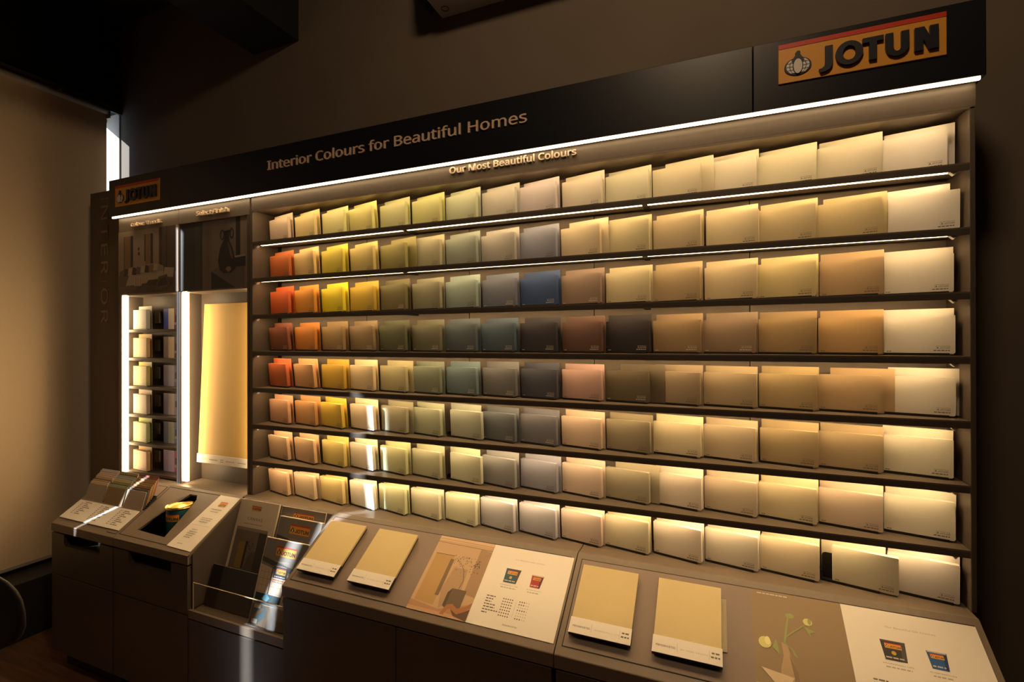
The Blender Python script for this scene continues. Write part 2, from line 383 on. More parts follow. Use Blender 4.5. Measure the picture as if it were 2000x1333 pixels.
# ---------------------------------------------------------------- left bays
def bay(name, label, x0, x1, led):
    t = thing(name, label, 'display bay', ((x0+x1)/2, .08, -1.38))
    part('fascia', t, lambda m: m.box(x0, x1, 0, .14, .152, .25, TAUPE, .002))
    part('back_panel', t, lambda m: m.box(x0+.02, x1-.005, .125, .135, -1.39, -.25, BAYBACK))
    part('frame', t, lambda m: (m.box(x0, x0+.022 if x0 > -1 else x0+.035, 0, .135, -1.39, -.25, TAUPE_D, .001), m.box(x1-.02, x1-.002, 0, .135, -1.39, .152, TAUPE_D, .001), m.box(x0+.022, x1-.02, .0, .135, -.254, -.246, TAUPE)))
    part('light_strip', t, lambda m: m.box(led, led+.041, -.004, .012, -1.372, -.252, LEDV, .002))
    part('light_strip', t, lambda m: m.box(x1-.034, x1-.021, .022, .042, -1.372, -.256, LEDV))
    return t
b1 = bay('trends_bay', 'narrow left bay titled Colour Trends with six ledges of cards', -1.19, -.612, -1.150)
b2 = bay('finish_bay', 'bay titled Select Finish with one tall yellow board', -.61, -.022, -.574)
m = MB(); text(m, 'Colour Trends', -1.045, -.757, .177, .030, CREAM2, FRONT(0), 0, .014, bold=.012); m.build('lettering', b1)
m = MB(); text(m, 'Select Finish', -.438, -.178, .184, .034, CREAM2, FRONT(0), 0, .014, bold=.012); m.build('lettering', b2)
P = lambda n, c, r=.5: mat('print_'+n, lin(c), r)
# photo one: sitting room
ph = part('photo_panel', b1, lambda m: m.box(-1.19, -.613, -.0015, .03, -.246, .152, P('room_wall', (150, 135, 122))))
m = MB(); F = FRONT(-.0015)
def R(a, b, c, d, h, cl): m.rect(-1.19+a*.556, -1.19+b*.556, -.246+c*.398, -.246+d*.398, h, cl, F)
def Q(pts, h, cl): m.flat([(-1.19+a*.556, -.246+b*.398) for a, b in pts], h, cl, F)
DK = P('dk', (52, 46, 44)); MD = P('md', (98, 86, 78)); LT = P('lt', (178, 164, 150)); TN = P('tn', (128, 104, 76)); FL = P('fl', (108, 97, 90)); FG = P('fg', (72, 65, 62))
R(0, 1, 0, .30, .0004, FL); R(.72, 1, .30, 1, .0004, P('curtain', (78, 66, 64))); R(.74, .77, .30, 1, .0006, DK); R(.84, .86, .30, 1, .0006, DK)
R(.10, .27, .30, .92, .0006, TN); R(.225, .27, .30, .92, .0008, DK); R(.10, .12, .3, .92, .0008, MD)
R(.47, .49, .50, .92, .0006, DK); R(.49, .58, .42, .92, .0006, TN); R(.58, .62, .42, .92, .0008, DK)
R(.355, .385, .68, .725, .0006, DK); R(.36, .39, .60, .65, .0006, DK)
Q([(.0, .10), (.42, .06), (1, .22), (1, .0), (0, 0)], .0006, P('rug', (92, 80, 72))); Q([(.22, .02), (.75, .0), (.98, .14), (.50, .17)], .0008, FG)
Q([(.02, .13), (.03, .36), (.10, .40), (.20, .24), (.18, .12)], .0010, MD); Q([(.14, .13), (.20, .30), (.80, .33), (.80, .22), (.55, .16)], .0012, LT)
Q([(.16, .30), (.20, .42), (.68, .46), (.80, .40), (.80, .31), (.62, .28)], .0010, P('sofaback', (150, 138, 128)))
for i, cl in enumerate((DK, LT, DK, MD, LT, DK, TN, LT)):
    a = .10+i*.075; Q([(a, .29+.008*i), (a+.02, .41+.006*i), (a+.085, .39+.006*i), (a+.075, .28+.008*i)], .0014+.0001*i, cl)
Q([(.30, .12), (.30, .26), (.42, .27), (.43, .12)], .0026, P('throw', (200, 188, 172)))
for i in range(4): Q([(.315+i*.03, .12), (.315+i*.03, .26), (.322+i*.03, .26), (.322+i*.03, .12)], .0028, DK)
Q([(.50, .13), (.55, .20), (.80, .21), (.80, .15), (.66, .11)], .0026, DK); Q([(.66, .05), (.72, .24), (.86, .27), (.92, .10), (.80, .03)], .0028, P('chairw', (96, 78, 62))); Q([(.70, .09), (.74, .21), (.84, .23), (.87, .11)], .003, DK)
Q([(.80, .24), (.82, .38), (.98, .36), (.96, .22)], .0022, LT)
m.build('photo_print', ph)
# photo two: dark jug on a ledge
F = FRONT(.008)
ph = part('photo_panel', b2, lambda m: m.box(-.608, -.022, .008, .03, -.246, .152, P('jug_wall', (112, 102, 95))))
m = MB()
def R(a, b, c, d, h, cl): m.rect(-.608+a*.586, -.608+b*.586, -.246+c*.398, -.246+d*.398, h, cl, F)
def Q(pts, h, cl): m.flat([(-.608+a*.586, -.246+b*.398) for a, b in pts], h, cl, F)
ND = P('nd', (38, 40, 46)); N2 = P('n2', (50, 52, 58))
R(0, .22, 0, 1, .0004, ND); R(.22, .30, 0, 1, .0004, N2); R(.30, .33, 0, 1, .0004, ND); R(.33, .46, 0, 1, .0004, P('col1', (104, 92, 84))); R(.40, .42, 0, 1, .0006, MD)
R(.80, .86, .42, 1, .0006, ND); R(.86, 1, 0, 1, .0004, P('col2', (128, 112, 100))); R(.97, 1, 0, 1, .0006, MD)
Q([(.46, 0), (.46, .26), (.56, .29), (.88, .24), (.88, 0)], .0006, N2); Q([(.46, .26), (.56, .32), (.92, .30), (.92, .0), (.80, .0)], .0008, P('ledge', (96, 88, 82))); Q([(.46, 0), (.46, .25), (.80, 0)], .001, ND)
R(.74, .93, .30, .44, .0011, ND); Q([(.72, .445), (.93, .47), (.93, .44), (.80, .43)], .0012, P('plate', (150, 140, 128)))
JG = P('jug', (34, 34, 38)); jug = [(.58, .27), (.555, .40), (.585, .58), (.63, .68), (.645, .76), (.635, .82), (.72, .83), (.705, .76), (.715, .68), (.76, .56), (.79, .42), (.80, .28), (.74, .22), (.64, .22)]
Q(jug, .0016, JG); Q([(.70, .66), (.74, .56), (.77, .42), (.74, .42), (.71, .54), (.69, .64)], .0018, P('jughi', (92, 74, 62)))
Fj = lambda p: F((-.608+p[0]*.586, -.246+p[1]*.398, p[2]))
m.ring(.615, .77, .032, .075, .012, .02, .0012, .0016, JG, Fj, 20); m.ring(.745, .78, .030, .075, .012, .02, .0012, .0016, JG, Fj, 20)
Q([(.66, .27), (.68, .31), (.73, .31), (.74, .26), (.70, .23)], .002, P('shell', (128, 112, 100)))
m.build('photo_print', ph)
# tall yellow board leaning in the second bay
yb_ = thing('paint_board', 'tall yellow paint sample board leaning in the Select Finish bay', 'board', (-.295, .062, -1.268))
F = frame((-.527, .058, -1.268), (1, 0, 0), (0, .044, 1))
m = MB(); m.box(0, .465, .052, .950, -.012, 0, YELLOW, .002, F); m.build('board', yb_)
m = MB(); m.box(-.004, .470, 0, .052, -.012, .004, WHITE, .001, F); lab = m.build('label_strip', yb_)
m = MB(); G = lambda p: F((p[0], p[1], p[2]+.0042))
text(m, 'FENOMASTIC', .010, .075, .021, .008, SOFTINK, G, .0004, fnt='wide', bold=.01); bars(m, .105, .175, .021, .006, SOFTINK, G, seed=1); bars(m, .20, .225, .027, .005, SOFTINK, G, seed=2); bars(m, .20, .225, .015, .005, SOFTINK, G, seed=3)
text(m, 'FENOMASTIC', .245, .315, .021, .008, GREYINK, G, .0004, fnt='wide', bold=.01); bars(m, .345, .41, .021, .006, SOFTINK, G, seed=4); m.build('label_print', lab)

# ---------------------------------------------------------------- base cabinets and sloped counters
A0 = (0, -.04, -1.387); UP = (0, .305, .201); SLN = .36528
SLF = frame(A0, (1, 0, 0), UP)                      # the sloped top: (x, -distance from the back edge, height)
def T(p): return SLF((p[0], -p[1], p[2]))
def profile(m, x0, x1, mt, ext=0.0):
    e = ext; f = ext*.659
    pts = [(.20, -1.39), (-.028, -1.39), (-.042, -1.3885), (-.343-e, -1.5862-f), (-.345-e, -1.589-f), (-.345-e, -1.632-f), (.20, -1.632-f)]
    m.prism(pts, x0, x1, mt, lambda p: Vector((p[2], p[0], p[1])))
def inset(m, x0, x1, t0, t1, mt):
    m.box(x0, x1, -t1, -t0, -.001, .0010, SLOT, 0, SLF); m.box(x0+.0035, x1-.0035, -t1+.0035, -t0-.0035, 0, .0018, mt, 0, SLF)
def plinth(t, x0, x1): part('plinth', t, lambda m: m.box(x0+.03, x1-.03, -.285, .18, -ZF, -2.318, BLACK))
def carcass(t, x0, x1, top=-1.634): part('carcass', t, lambda m: m.box(x0, x1, -.262, .20, -2.316, top, TAUPE_D))
def drawer(t, x0, x1):
    """drawer front with a rounded grip cut in its upper edge"""
    cx = (x0+x1)/2+.004; hw = .168; z0, z1 = -1.872, -1.640; hb = -1.702; r = .018
    arc = lambda ox, oz, a0, a1: [(ox+r*math.cos(a0+(a1-a0)*i/5), oz+r*math.sin(a0+(a1-a0)*i/5)) for i in range(6)]
    pts = [(x0+.002, z0), (x1-.002, z0), (x1-.002, z1), (cx+hw, z1)] + arc(cx+hw-r, hb+r, 0, -math.pi/2) + arc(cx-hw+r, hb+r, -math.pi/2, -math.pi) + [(cx-hw, z1), (x0+.002, z1)]
    m = MB(); m.prism(pts, -.262, -.345, TAUPE_D, lambda p: Vector((p[0], p[2], p[1]))); d = m.build('drawer_front', t)
    part('grip_recess', d, lambda m: m.box(cx-hw+.001, cx+hw-.001, -.2660, -.2635, hb+.001, z1+.002, SLOT))
def door(t, x0, x1, z1, ext=0.0): part("door", t, lambda m: m.box(x0+.002, x1-.002, -.345-ext, -.262, -2.312, z1, TAUPE_D, .0015))

c1 = thing('drawer_cabinet', 'taupe cabinet at the far left with a swatch rack on top', 'cabinet', (-.90, -.07, -ZF))
part('worktop', c1, lambda m: profile(m, -1.19, -.612, TAUPE)); carcass(c1, -1.186, -.612); drawer(c1, -1.186, -.612); door(c1, -1.186, -.612, -1.878); plinth(c1, -1.186, -.612)
part('inset_panel', c1, lambda m: inset(m, -.70, -.62, .02, .345, INSET))
lg = part('legend_board', c1, lambda m: m.box(-1.175, -.622, -.325, -.200, .001, .006, WHITE, 0, SLF))
m = MB(); LEG = [mat('leg%d' % i, lin(c)) for i, c in enumerate(((120, 70, 60), (80, 70, 64), (140, 120, 96), (60, 56, 54), (130, 96, 74), (100, 104, 92)))]
G = lambda p: SLF((p[0], p[1], p[2]+.0062))
for c in range(3):
    x = -1.155+c*.182
    if c == 0: bars(m, x+.05, x+.11, -.213, .005, GREYINK, G, .0003, 50)
    for i in range(7 if c == 0 else 9):
        v = -.224-i*.0108 - (0 if c == 0 else -.006)
        m.rect(x+.028, x+.036, v, v+.006, .0003, LEG[(i*2+c) % 6], G); bars(m, x+.046, x+.052, v, .005, SOFTINK, G, .0003, i); bars(m, x+.062, x+.085+.012*((i*7+c) % 5), v, .0052, GREYINK, G, .0003, 60+i*3+c)
m.build('legend_print', lg)
# swatch rack: three files of small cards stepping back
rk = thing('swatch_rack', 'dark stepped rack holding three files of small swatch cards', 'rack', (-.88, -.17, -1.49))
m = MB()
for i in range(9):
    y = -.2035+i*.0083; z = -1.4945+i*.0086
    m.hexa([(-1.165, y, z-.004-i*.003), (-.603, y, z-.004-i*.003), (-.603, y+.0083, z-.004-i*.003), (-1.165, y+.0083, z-.004-i*.003), (-1.165, y, z-.0005), (-.603, y, z-.0005), (-.603, y+.0083, z-.0005), (-1.165, y+.0083, z-.0005)], BLACK)
m.build('steps', rk)
SW = [
 [((150, 140, 134), 'mid grey'), ((205, 185, 150), 'cream'), ((170, 150, 130), 'stone'), ((120, 98, 88), 'mocha'), ((185, 168, 152), 'pale stone'), ((190, 160, 148), 'dusty pink'), ((178, 168, 166), 'pale grey'), ((170, 160, 162), 'lilac grey'), ((160, 154, 160), 'blue grey')],
 [((130, 108, 78), 'olive brown'), ((150, 165, 140), 'sage'), ((95, 108, 90), 'deep sage'), ((160, 150, 110), 'khaki'), ((178, 170, 130), 'pale khaki'), ((150, 160, 158), 'cool grey'), ((148, 156, 150), 'mist green'), ((100, 88, 70), 'umber'), ((150, 138, 108), 'putty')],
 [((168, 152, 140), 'warm grey'), ((88, 92, 92), 'slate'), ((120, 80, 62), 'chestnut'), ((150, 130, 92), 'straw brown'), ((165, 140, 92), 'ochre'), ((140, 95, 66), 'copper'), ((170, 140, 104), 'tan'), ((105, 78, 60), 'cocoa'), ((130, 58, 48), 'brick red')]]
ORD = ['front', 'second', 'third', 'fourth', 'fifth', 'sixth', 'seventh', 'eighth', 'back']
CN = ['left', 'middle', 'right']
sm = MB(); sm.box(0, .172, 0, .099, -.003, 0, WHITE, 0, ID); swm = sm.bm; swmesh = None
for c in range(3):
    for i in range(9):
        rgb, nm = SW[c][i]; x = [-1.157, -.975, -.788][c]+rnd.uniform(-.003, .003); dz = rnd.uniform(-.002, .002)
        F = frame((x, -.2005+i*.0083, -1.494+i*.0086+dz), (1, rnd.uniform(-.006, .006), 0), (0, .29, 1))
        m = MB(); m.box(0, .170, 0, .100, -.0035, 0, mat('swatch_%d_%d' % (c, i), lin(tuple(min(255, v*1.12) for v in rgb)), .5), .0006, F)
        tag(m.build('swatch_card'), '%s swatch card %s in the %s file of the swatch rack' % (nm, ORD[i]+(' from the front' if 0 < i < 8 else '-most'), CN[c]), 'swatch card', 'small cards in the swatch rack')

c2 = thing('can_cabinet', 'taupe cabinet with a paint can sunk in its sloped top', 'cabinet', (-.315, -.07, -ZF))
hole = [(-.506, .296), (-.277, .303), (-.290, .20), (-.315, .068), (-.344, .040), (-.399, .041), (-.445, .079)]
def top2(m):
    m.box(-.608, -.020, -.042, .20, -1.40, -1.39, TAUPE)
    ring = [(-.608, 0), (-.020, 0), (-.020, .3645), (-.608, .3645)]
    outer = [(x, -t) for x, t in ring]; inner = [(x, -t) for x, t in hole]
    key = [outer[0], inner[5], inner[4], inner[3], inner[2], inner[1], inner[0], inner[6], inner[5], outer[0], outer[1], outer[2], outer[3]]
    o = outer; n = inner                          # flat ring cut into quads between hole and edge
    for q in ([o[0], n[5], n[4], o[1]], [o[1], n[4], n[3], n[2]], [o[1], n[2], n[1], o[2]], [o[2], n[1], n[0], o[3]], [o[3], n[0], n[6], n[5]], [o[3], n[5], o[0]]):
        m.prism(q, -.012, 0, TAUPE, SLF)
    m.box(-.608, -.020, -.345, -.338, -1.632, -1.5875, TAUPE); m.box(-.608, -.600, -.340, .20, -1.632, -1.59, TAUPE)
    m.prism([(-.04, -1.40), (-.338, -1.600), (-.338, -1.632), (-.04, -1.632)], -.030, -.020, TAUPE_D, lambda p: Vector((p[2], p[0], p[1])))
    m.prism([(-.04, -1.40), (-.338, -1.600), (-.338, -1.632), (-.04, -1.632)], -.608, -.598, TAUPE_D, lambda p: Vector((p[2], p[0], p[1])))
part('worktop', c2, top2)
part('well', c2, lambda m: (m.box(-.598, -.030, -.336, .02, -1.640, -1.634, SLOT), m.box(-.598, -.030, .02, .024, -1.640, -1.40, SLOT)))
carcass(c2, -.608, -.022, -1.642); drawer(c2, -.608, -.020); door(c2, -.608, -.020, -1.878); plinth(c2, -.608, -.020)
def gr(m):
    for a, b, c_, d in ((-.600, -.020, .016, .0195), (-.600, -.19, .336, .3395), (-.600, -.5965, .016, .3395), (-.1800, -.1765, .016, .339)): m.box(a, b, -d, -c_, 0, .0006, SLOT, 0, SLF)
part('groove', c2, gr)
inf = part('info_strip', c2, lambda m: m.hexa([SLF(p) for p in ((-.207, -.340, .0007), (-.026, -.344, .0007), (-.026, -.017, .0007), (-.176, -.017, .0007), (-.207, -.340, .003), (-.026, -.344, .003), (-.026, -.017, .003), (-.176, -.017, .003))], WHITE))
m = MB(); G = lambda p: SLF((p[0], p[1], p[2]+.0032)); small_sign(m, G, -.125, -.085, .052, .028)
for v, a, b in ((-.108, -.15, -.07), (-.122, -.14, -.08), (-.165, -.155, -.075), (-.176, -.155, -.08), (-.187, -.15, -.09), (-.235, -.145, -.105), (-.248, -.15, -.095), (-.259, -.155, -.095), (-.270, -.15, -.105), (-.281, -.155, -.11)): bars(m, a, b, v, .0045, SOFTINK, G, seed=int(-v*1000))
m.rect(-.175, -.05, -.207, -.206, .001, SOFTINK, G); text(m, 'FENOMASTIC', -.155, -.118, -.318, .006, GREYINK, G, .001, fnt='wide', bold=.01); m.build('info_print', inf)
# the can
can = thing('paint_can', 'small teal paint can with a gold lid sunk in the cabinet top', 'paint can', (-.372, -.150, -1.634))
def lathe(m, prof, mt, cx, cy, n=40, smooth=True):
    rings = [[m.bm.verts.new((cx+r*math.cos(2*math.pi*i/n), cy+r*math.sin(2*math.pi*i/n), z)) for i in range(n)] if r > 1e-6 else [m.bm.verts.new((cx, cy, z))] for r, z in prof]
    k = m.mi(mt)
    for a, b in zip(rings, rings[1:]):
        for i in range(n):
            vs = [a[i % len(a)], a[(i+1) % len(a)], b[(i+1) % len(b)], b[i % len(b)]]; vs = list(dict.fromkeys(vs))
            f = m.bm.faces.new(vs); f.material_index = k; f.smooth = smooth
    bmesh.ops.recalc_face_normals(m.bm, faces=m.bm.faces)
m = MB(); lathe(m, [(0, -1.634), (.0635, -1.634), (.0635, -1.454), (0, -1.454)], TEAL, -.372, -.150, smooth=False); m.build('body', can)
m = MB(); lathe(m, [(.064, -1.456), (.068, -1.452), (.068, -1.443), (.065, -1.456), (.061, -1.441), (.060, -1.447)], STEEL, -.372, -.150); m.build('rim', can)
m = MB(); lathe(m, [(.0605, -1.4465), (.054, -1.4435), (.050, -1.449), (.044, -1.450), (.036, -1.447), (.02, -1.4455), (0, -1.445)], GOLD, -.372, -.150); m.build('lid', can)
def cyl(a0, r): return lambda p: Vector((-.372+(r+p[2])*math.sin(a0+p[0]/r), -.150-(r+p[2])*math.cos(a0+p[0]/r), p[1]))
m = MB(); F = cyl(.15, .0637)
for i in range(10): m.rect(-.05+i*.010, -.04+i*.010, -1.514, -1.476, .0004, ORANGE, F); m.rect(-.05+i*.010, -.04+i*.010, -1.4805, -1.476, .0007, RED, F)
text(m, 'JOTUN', -.040, .044, -1.507, .020, INK, F, .0009, fnt='wide', bold=.02); m.build('label', can)

# brochure cabinet
c3 = thing('brochure_cabinet', 'taupe cabinet with a clear fronted brochure pocket', 'cabinet', (.295, -.07, -ZF))
X0, X1 = -.018, .612
part('top_ledge', c3, lambda m: m.prism([(.20, -1.39), (-.033, -1.39), (-.046, -1.40), (-.20, -1.86), (.20, -1.86)], X0, X1, TAUPE, lambda p: Vector((p[2], p[0], p[1]))))
part('pocket_tray', c3, lambda m: (m.box(X0, X1, -.333, .20, -1.887, -1.857, TAUPE_D), m.box(X0, X1, -.345, -.333, -1.887, -1.847, TAUPE, .001)))
part('step', c3, lambda m: m.box(X0+.006, X1-.006, -.215, -.16, -1.857, -1.748, TAUPE_D))
for a, b in ((X0, X0+.005), (X1-.005, X1)):
    part('side_panel', c3, lambda m: m.prism([(-.050, -1.395), (-.325, -1.585), (-.325, -1.847), (-.06, -1.857)], a, b, TAUPE_D, lambda p: Vector((p[2], p[0], p[1]))))
carcass(c3, X0, X1, -1.889); door(c3, X0, X1, -1.893); plinth(c3, X0, X1)
gp = part('front_pane', c3, lambda m: m.box(X0+.018, X1-.03, -.3325, -.3295, -1.857, -1.719, GLASS)); tag(gp, 'clear acrylic front')
part('pane_edge', gp, lambda m: (m.box(X0+.018, X1-.03, -.3327, -.3293, -1.7185, -1.716, EDGE), m.box(X0+.0165, X0+.018, -.3327, -.3293, -1.857, -1.716, EDGE)))
KB = .30
def leaf(x0, x1, ytop, ztop, length, thick, name, label, cover):
    """a booklet standing in the pocket, leaning back"""
    F = frame((x0, ytop, ztop), (1, 0, 0), (0, KB, 1)); w = x1-x0
    t = thing(name, label, 'brochure', tuple(F((w/2, -length, -thick/2))), 'brochures in the pocket')
    m = MB(); m.box(0, w, -length, 0, -thick, 0, cover, .0008, F); b = m.build('pages', t)
    return t, b, (lambda p: F((p[0], p[1], p[2]+.0003))), w
PAGE = P('page', (214, 200, 182)); CANV = P('canvas_cover', (226, 212, 192))
t, b, G, w = leaf(-.030, .262, -.056, -1.392, .365, .010, 'brochure', 'tall grey CANVAS brochure at the back left of the pocket', CANV)
m = MB(); text(m, 'CANVAS', .095, .200, -.098, .022, GREYINK, G, .0006, space=1.05); small_sign(m, G, .108, -.048, .068, .022)
bars(m, .075, .205, -.118, .004, SOFTINK, G, seed=5)
m.rect(.035, .255, -.36, -.135, .0006, P('c_wall', (120, 108, 96)), G); m.flat([(.035, -.135), (.255, -.135), (.255, -.15), (.035, -.15)], .0008, P('c_top', (150, 138, 120)), G)
m.rect(.075, .125, -.33, -.205, .0010, P('c_panel', (150, 126, 70)), G); m.rect(.122, .135, -.33, -.20, .0012, DK, G); m.rect(.20, .255, -.36, -.150, .0010, FG, G)
m.flat([(.035, -.36), (.06, -.36), (.075, -.32), (.035, -.32)], .0012, TN, G); m.flat([(.13, -.36), (.16, -.26), (.20, -.24), (.20, -.36)], .0012, MD, G)
for i in range(18):
    x, y = .128+rnd.uniform(0, .05), -.20-rnd.uniform(0, .055); m.flat([(x, y), (x+.006, y+.003), (x+.004, y-.006)], .0014, DK, G)
m.build('cover_print', t)
SKY = P('bro_grey', (128, 122, 116)); SK2 = P('bro_grey_dark', (70, 68, 66)); SIL = P('silver', (190, 182, 172))
def paintbook(x0, x1, yt, zt, ln, th, lb, full):
    t, b, G, w = leaf(x0, x1, yt, zt, ln, th, 'brochure', lb, PAGE)
    m = MB(); m.rect(.004, w, -ln, -.003, .0004, SKY, G); small_sign(m, G, w*.30, -.072 if full != 2 else -.046, w*.46, .043 if full != 2 else .024)
    m.flat([(.004, -.085), (w, -.125), (w, -.15), (.004, -.105)], .0006, SK2, G)
    text(m, 'FENOMASTIC', w*.32, w*.66, -.100, .010, SIL, G, .0010, fnt='wide')
    if full == 1:
        text(m, 'WONDERWALL', w*.32, w*.62, -.118, .007, SIL, G, .0010, fnt='wide')
        m.flat([(.004, -.118), (w, -.158), (w, -.375), (.004, -.375)], .0008, P('room_light', (198, 180, 160)), G)
        for i in range(7): m.rect(.012+i*.024, .0128+i*.024, -.24, -.128-i*.003, .0010, FG, G)
        for i in range(4): m.rect(.010, w-.07, -.150-i*.028, -.1492-i*.028, .0010, FG, G)
        m.rect(w*.30, w*.315, -.25, -.125, .0012, DK, G)
        m.rect(w*.34, w*.66, -.166, -.118, .0012, P('navy_card', (30, 34, 52)), G); small_sign(m, G, w*.40, -.148, w*.22, .024, .0016); bars(m, w*.37, w*.62, -.161, .004, SIL, G, .0016, 9)
        bars(m, w*.36, w*.66, -.176, .004, RED, G, .0012, 10); bars(m, w*.36, w*.60, -.185, .004, GREYINK, G, .0012, 11)
        m.rect(.010, w*.62, -.275, -.240, .0012, P('sofa_teal', (34, 62, 72)), G); m.flat([(.05, -.262), (.078, -.235), (.10, -.255), (.085, -.272)], .0016, P('cushion_blue', (80, 140, 160)), G); m.rect(.010, w*.55, -.285, -.277, .0014, P('blue2', (60, 96, 112)), G)
        for q in range(4): m.rect(w*.62+q*.014, w*.62+.005+q*.014, -.265+q*.004, -.205, .0016, TN, G)
        m.rect(.004, w, -.375, -.288, .0010, P('floor_grey', (112, 100, 88)), G); m.flat([(.01, -.37), (.01, -.30), (.09, -.292), (.10, -.33), (.05, -.372)], .0012, P('rug_blue', (70, 98, 118)), G)
        m.flat([(.01, -.34), (.07, -.30), (.085, -.302), (.02, -.355)], .0016, TN, G); m.rect(.02, .06, -.305, -.290, .0016, SIL, G); m.rect(.02, .055, -.368, -.350, .0016, SIL, G)
        m.rect(w*.58, w*.82, -.335, -.288, .0014, P('stool', (140, 128, 108)), G)
        for q in range(5): m.rect(w*.60+q*.011, w*.605+q*.011, -.335, -.288, .0016, FG, G)
        m.flat([(.11, -.30), (w*.60, -.375), (.10, -.375)], .0013, P('floor_pale', (140, 126, 108)), G)
    m.build('cover_print', t)
paintbook(.292, .580, -.066, -1.390, .36, .006, 'grey brochure mostly hidden at the back right of the pocket', 2)
paintbook(.318, .592, -.104, -1.425, .335, .020, 'thick grey brochure in the middle of three at the right of the pocket', 0)
paintbook(.338, .604, -.200, -1.492, .375, .012, 'front brochure with a bright sitting room cover at the right of the pocket', 1)
F = frame((-.004, -.222, -1.672), (1, 0, 0), (0, .285, 1))
t = thing('folder', 'blank charcoal folder in front of the CANVAS brochure', 'folder', tuple(F((.15, -.19, 0))), 'brochures in the pocket')
m = MB(); m.box(0, .302, -.19, 0, -.008, 0, mat('charcoal_card', (.045, .045, .048), .5), .001, F); m.build('cover', t)
m = MB(); m.box(0, .075, -.19, 0, 0, .0012, mat('black_card', (.016, .015, .015), .5), 0, F); m.build('spine', t)

# two long counters
def counter(x0, x1, label, seams):
    t = thing('sloped_counter', label, 'counter', ((x0+x1)/2, -.07, -ZF))
    part('worktop', t, lambda m: profile(m, x0, x1, TAUPE, .020)); carcass(t, x0+.004, x1-.004, -1.648); plinth(t, x0, x1)
    e = [x0+.004]+seams+[x1-.004]
    for a, b in zip(e, e[1:]): door(t, a, b, -1.651, .020)
    part('inset_panel', t, lambda m: inset(m, x0+.018, x1-.018, .026, .358, INSET))
    return t
k1 = counter(.615, 1.836, 'sloped taupe counter beside the brochure pocket, with a room photo', [1.204])
k2 = counter(1.840, 3.070, 'sloped taupe counter at the right end, with a tulip photo', [2.46])
def sheet(t, name, x0, x1, t0, t1, mt, h=.0022): return part(name, t, lambda m: m.box(x0, x1, -t1, -t0, .0018, h, mt, 0, SLF))
# room photo print
s_ = sheet(k1, 'photo_print', 1.232, 1.490, .030, .357, P('plaster', (190, 158, 124)))
m = MB(); Z = .0024
def D(pts, h, cl): m.flat([(1.232+a*.258, -.030-b*.327) for a, b in pts][::-1], Z+h, cl, SLF)
D([(0, 0), (1, 0), (1, .06), (0, .06)], .0, P('cornice', (204, 172, 138))); D([(0, .035), (1, .045), (1, .05), (0, .04)], .0002, TN); D([(0, .085), (1, .10), (1, .107), (0, .092)], .0002, TN)
D([(.80, .10), (1, .12), (1, .72), (.80, .70)], .0001, P('plaster_side', (160, 128, 98)))
D([(.06, .25), (.40, .25), (.40, .90), (.06, .88)], .0002, P('gold_panel', (178, 142, 88))); D([(.355, .30), (.42, .30), (.42, .78), (.355, .78)], .0004, P('gold_shade', (120, 96, 66))); D([(.06, .25), (.40, .25), (.40, .256), (.06, .256)], .0005, DK)
D([(.42, .70), (.48, .40), (.72, .40), (.76, .78), (.5, .92)], .0003, P('plaster2', (172, 140, 108)))
D([(0, .88), (.5, .93), (1, .80), (1, 1), (0, 1)], .0004, P('photo_floor', (176, 132, 100))); D([(0, .955), (1, .96), (1, 1), (0, 1)], .0006, P('photo_floor2', (190, 150, 118)))
D([(.55, .72), (.60, .66), (.84, .66), (.84, .88), (.60, .90)], .0006, P('cube', (104, 84, 64))); D([(.55, .72), (.60, .66), (.60, .90), (.55, .88)], .0007, P('cube2', (80, 64, 50)))
D([(.56, .98), (.62, .86), (.70, .84), (.80, .88), (.92, .84), (1, .78), (1, .84), (.93, .90), (.82, .945), (.70, .90), (.66, .91), (.62, .98)], .0010, P('lounge', (166, 110, 66))); D([(.70, .90), (.82, .945), (.93, .90), (1, .86), (1, 1), (.78, .97)], .0008, P('lounge_shade', (96, 70, 52)))
br = [(.70, .66), (.72, .55), (.66, .42), (.55, .33)]
for (a, b), (c, d) in zip(br, br[1:]): D([(a-.004, b), (a+.004, b), (c+.004, d), (c-.004, d)], .0012, FG)
for i in range(120):
    x, y = .40+rnd.random()*.46, .24+abs(rnd.gauss(0, .10)); x += (y-.24)*.3
    if x < .93: q = rnd.uniform(.008, .016); D([(x, y), (x+q, y-q*.3), (x+q*.7, y+q)], .0012, FG if i % 3 else DK)
m.build('photo_detail', s_)
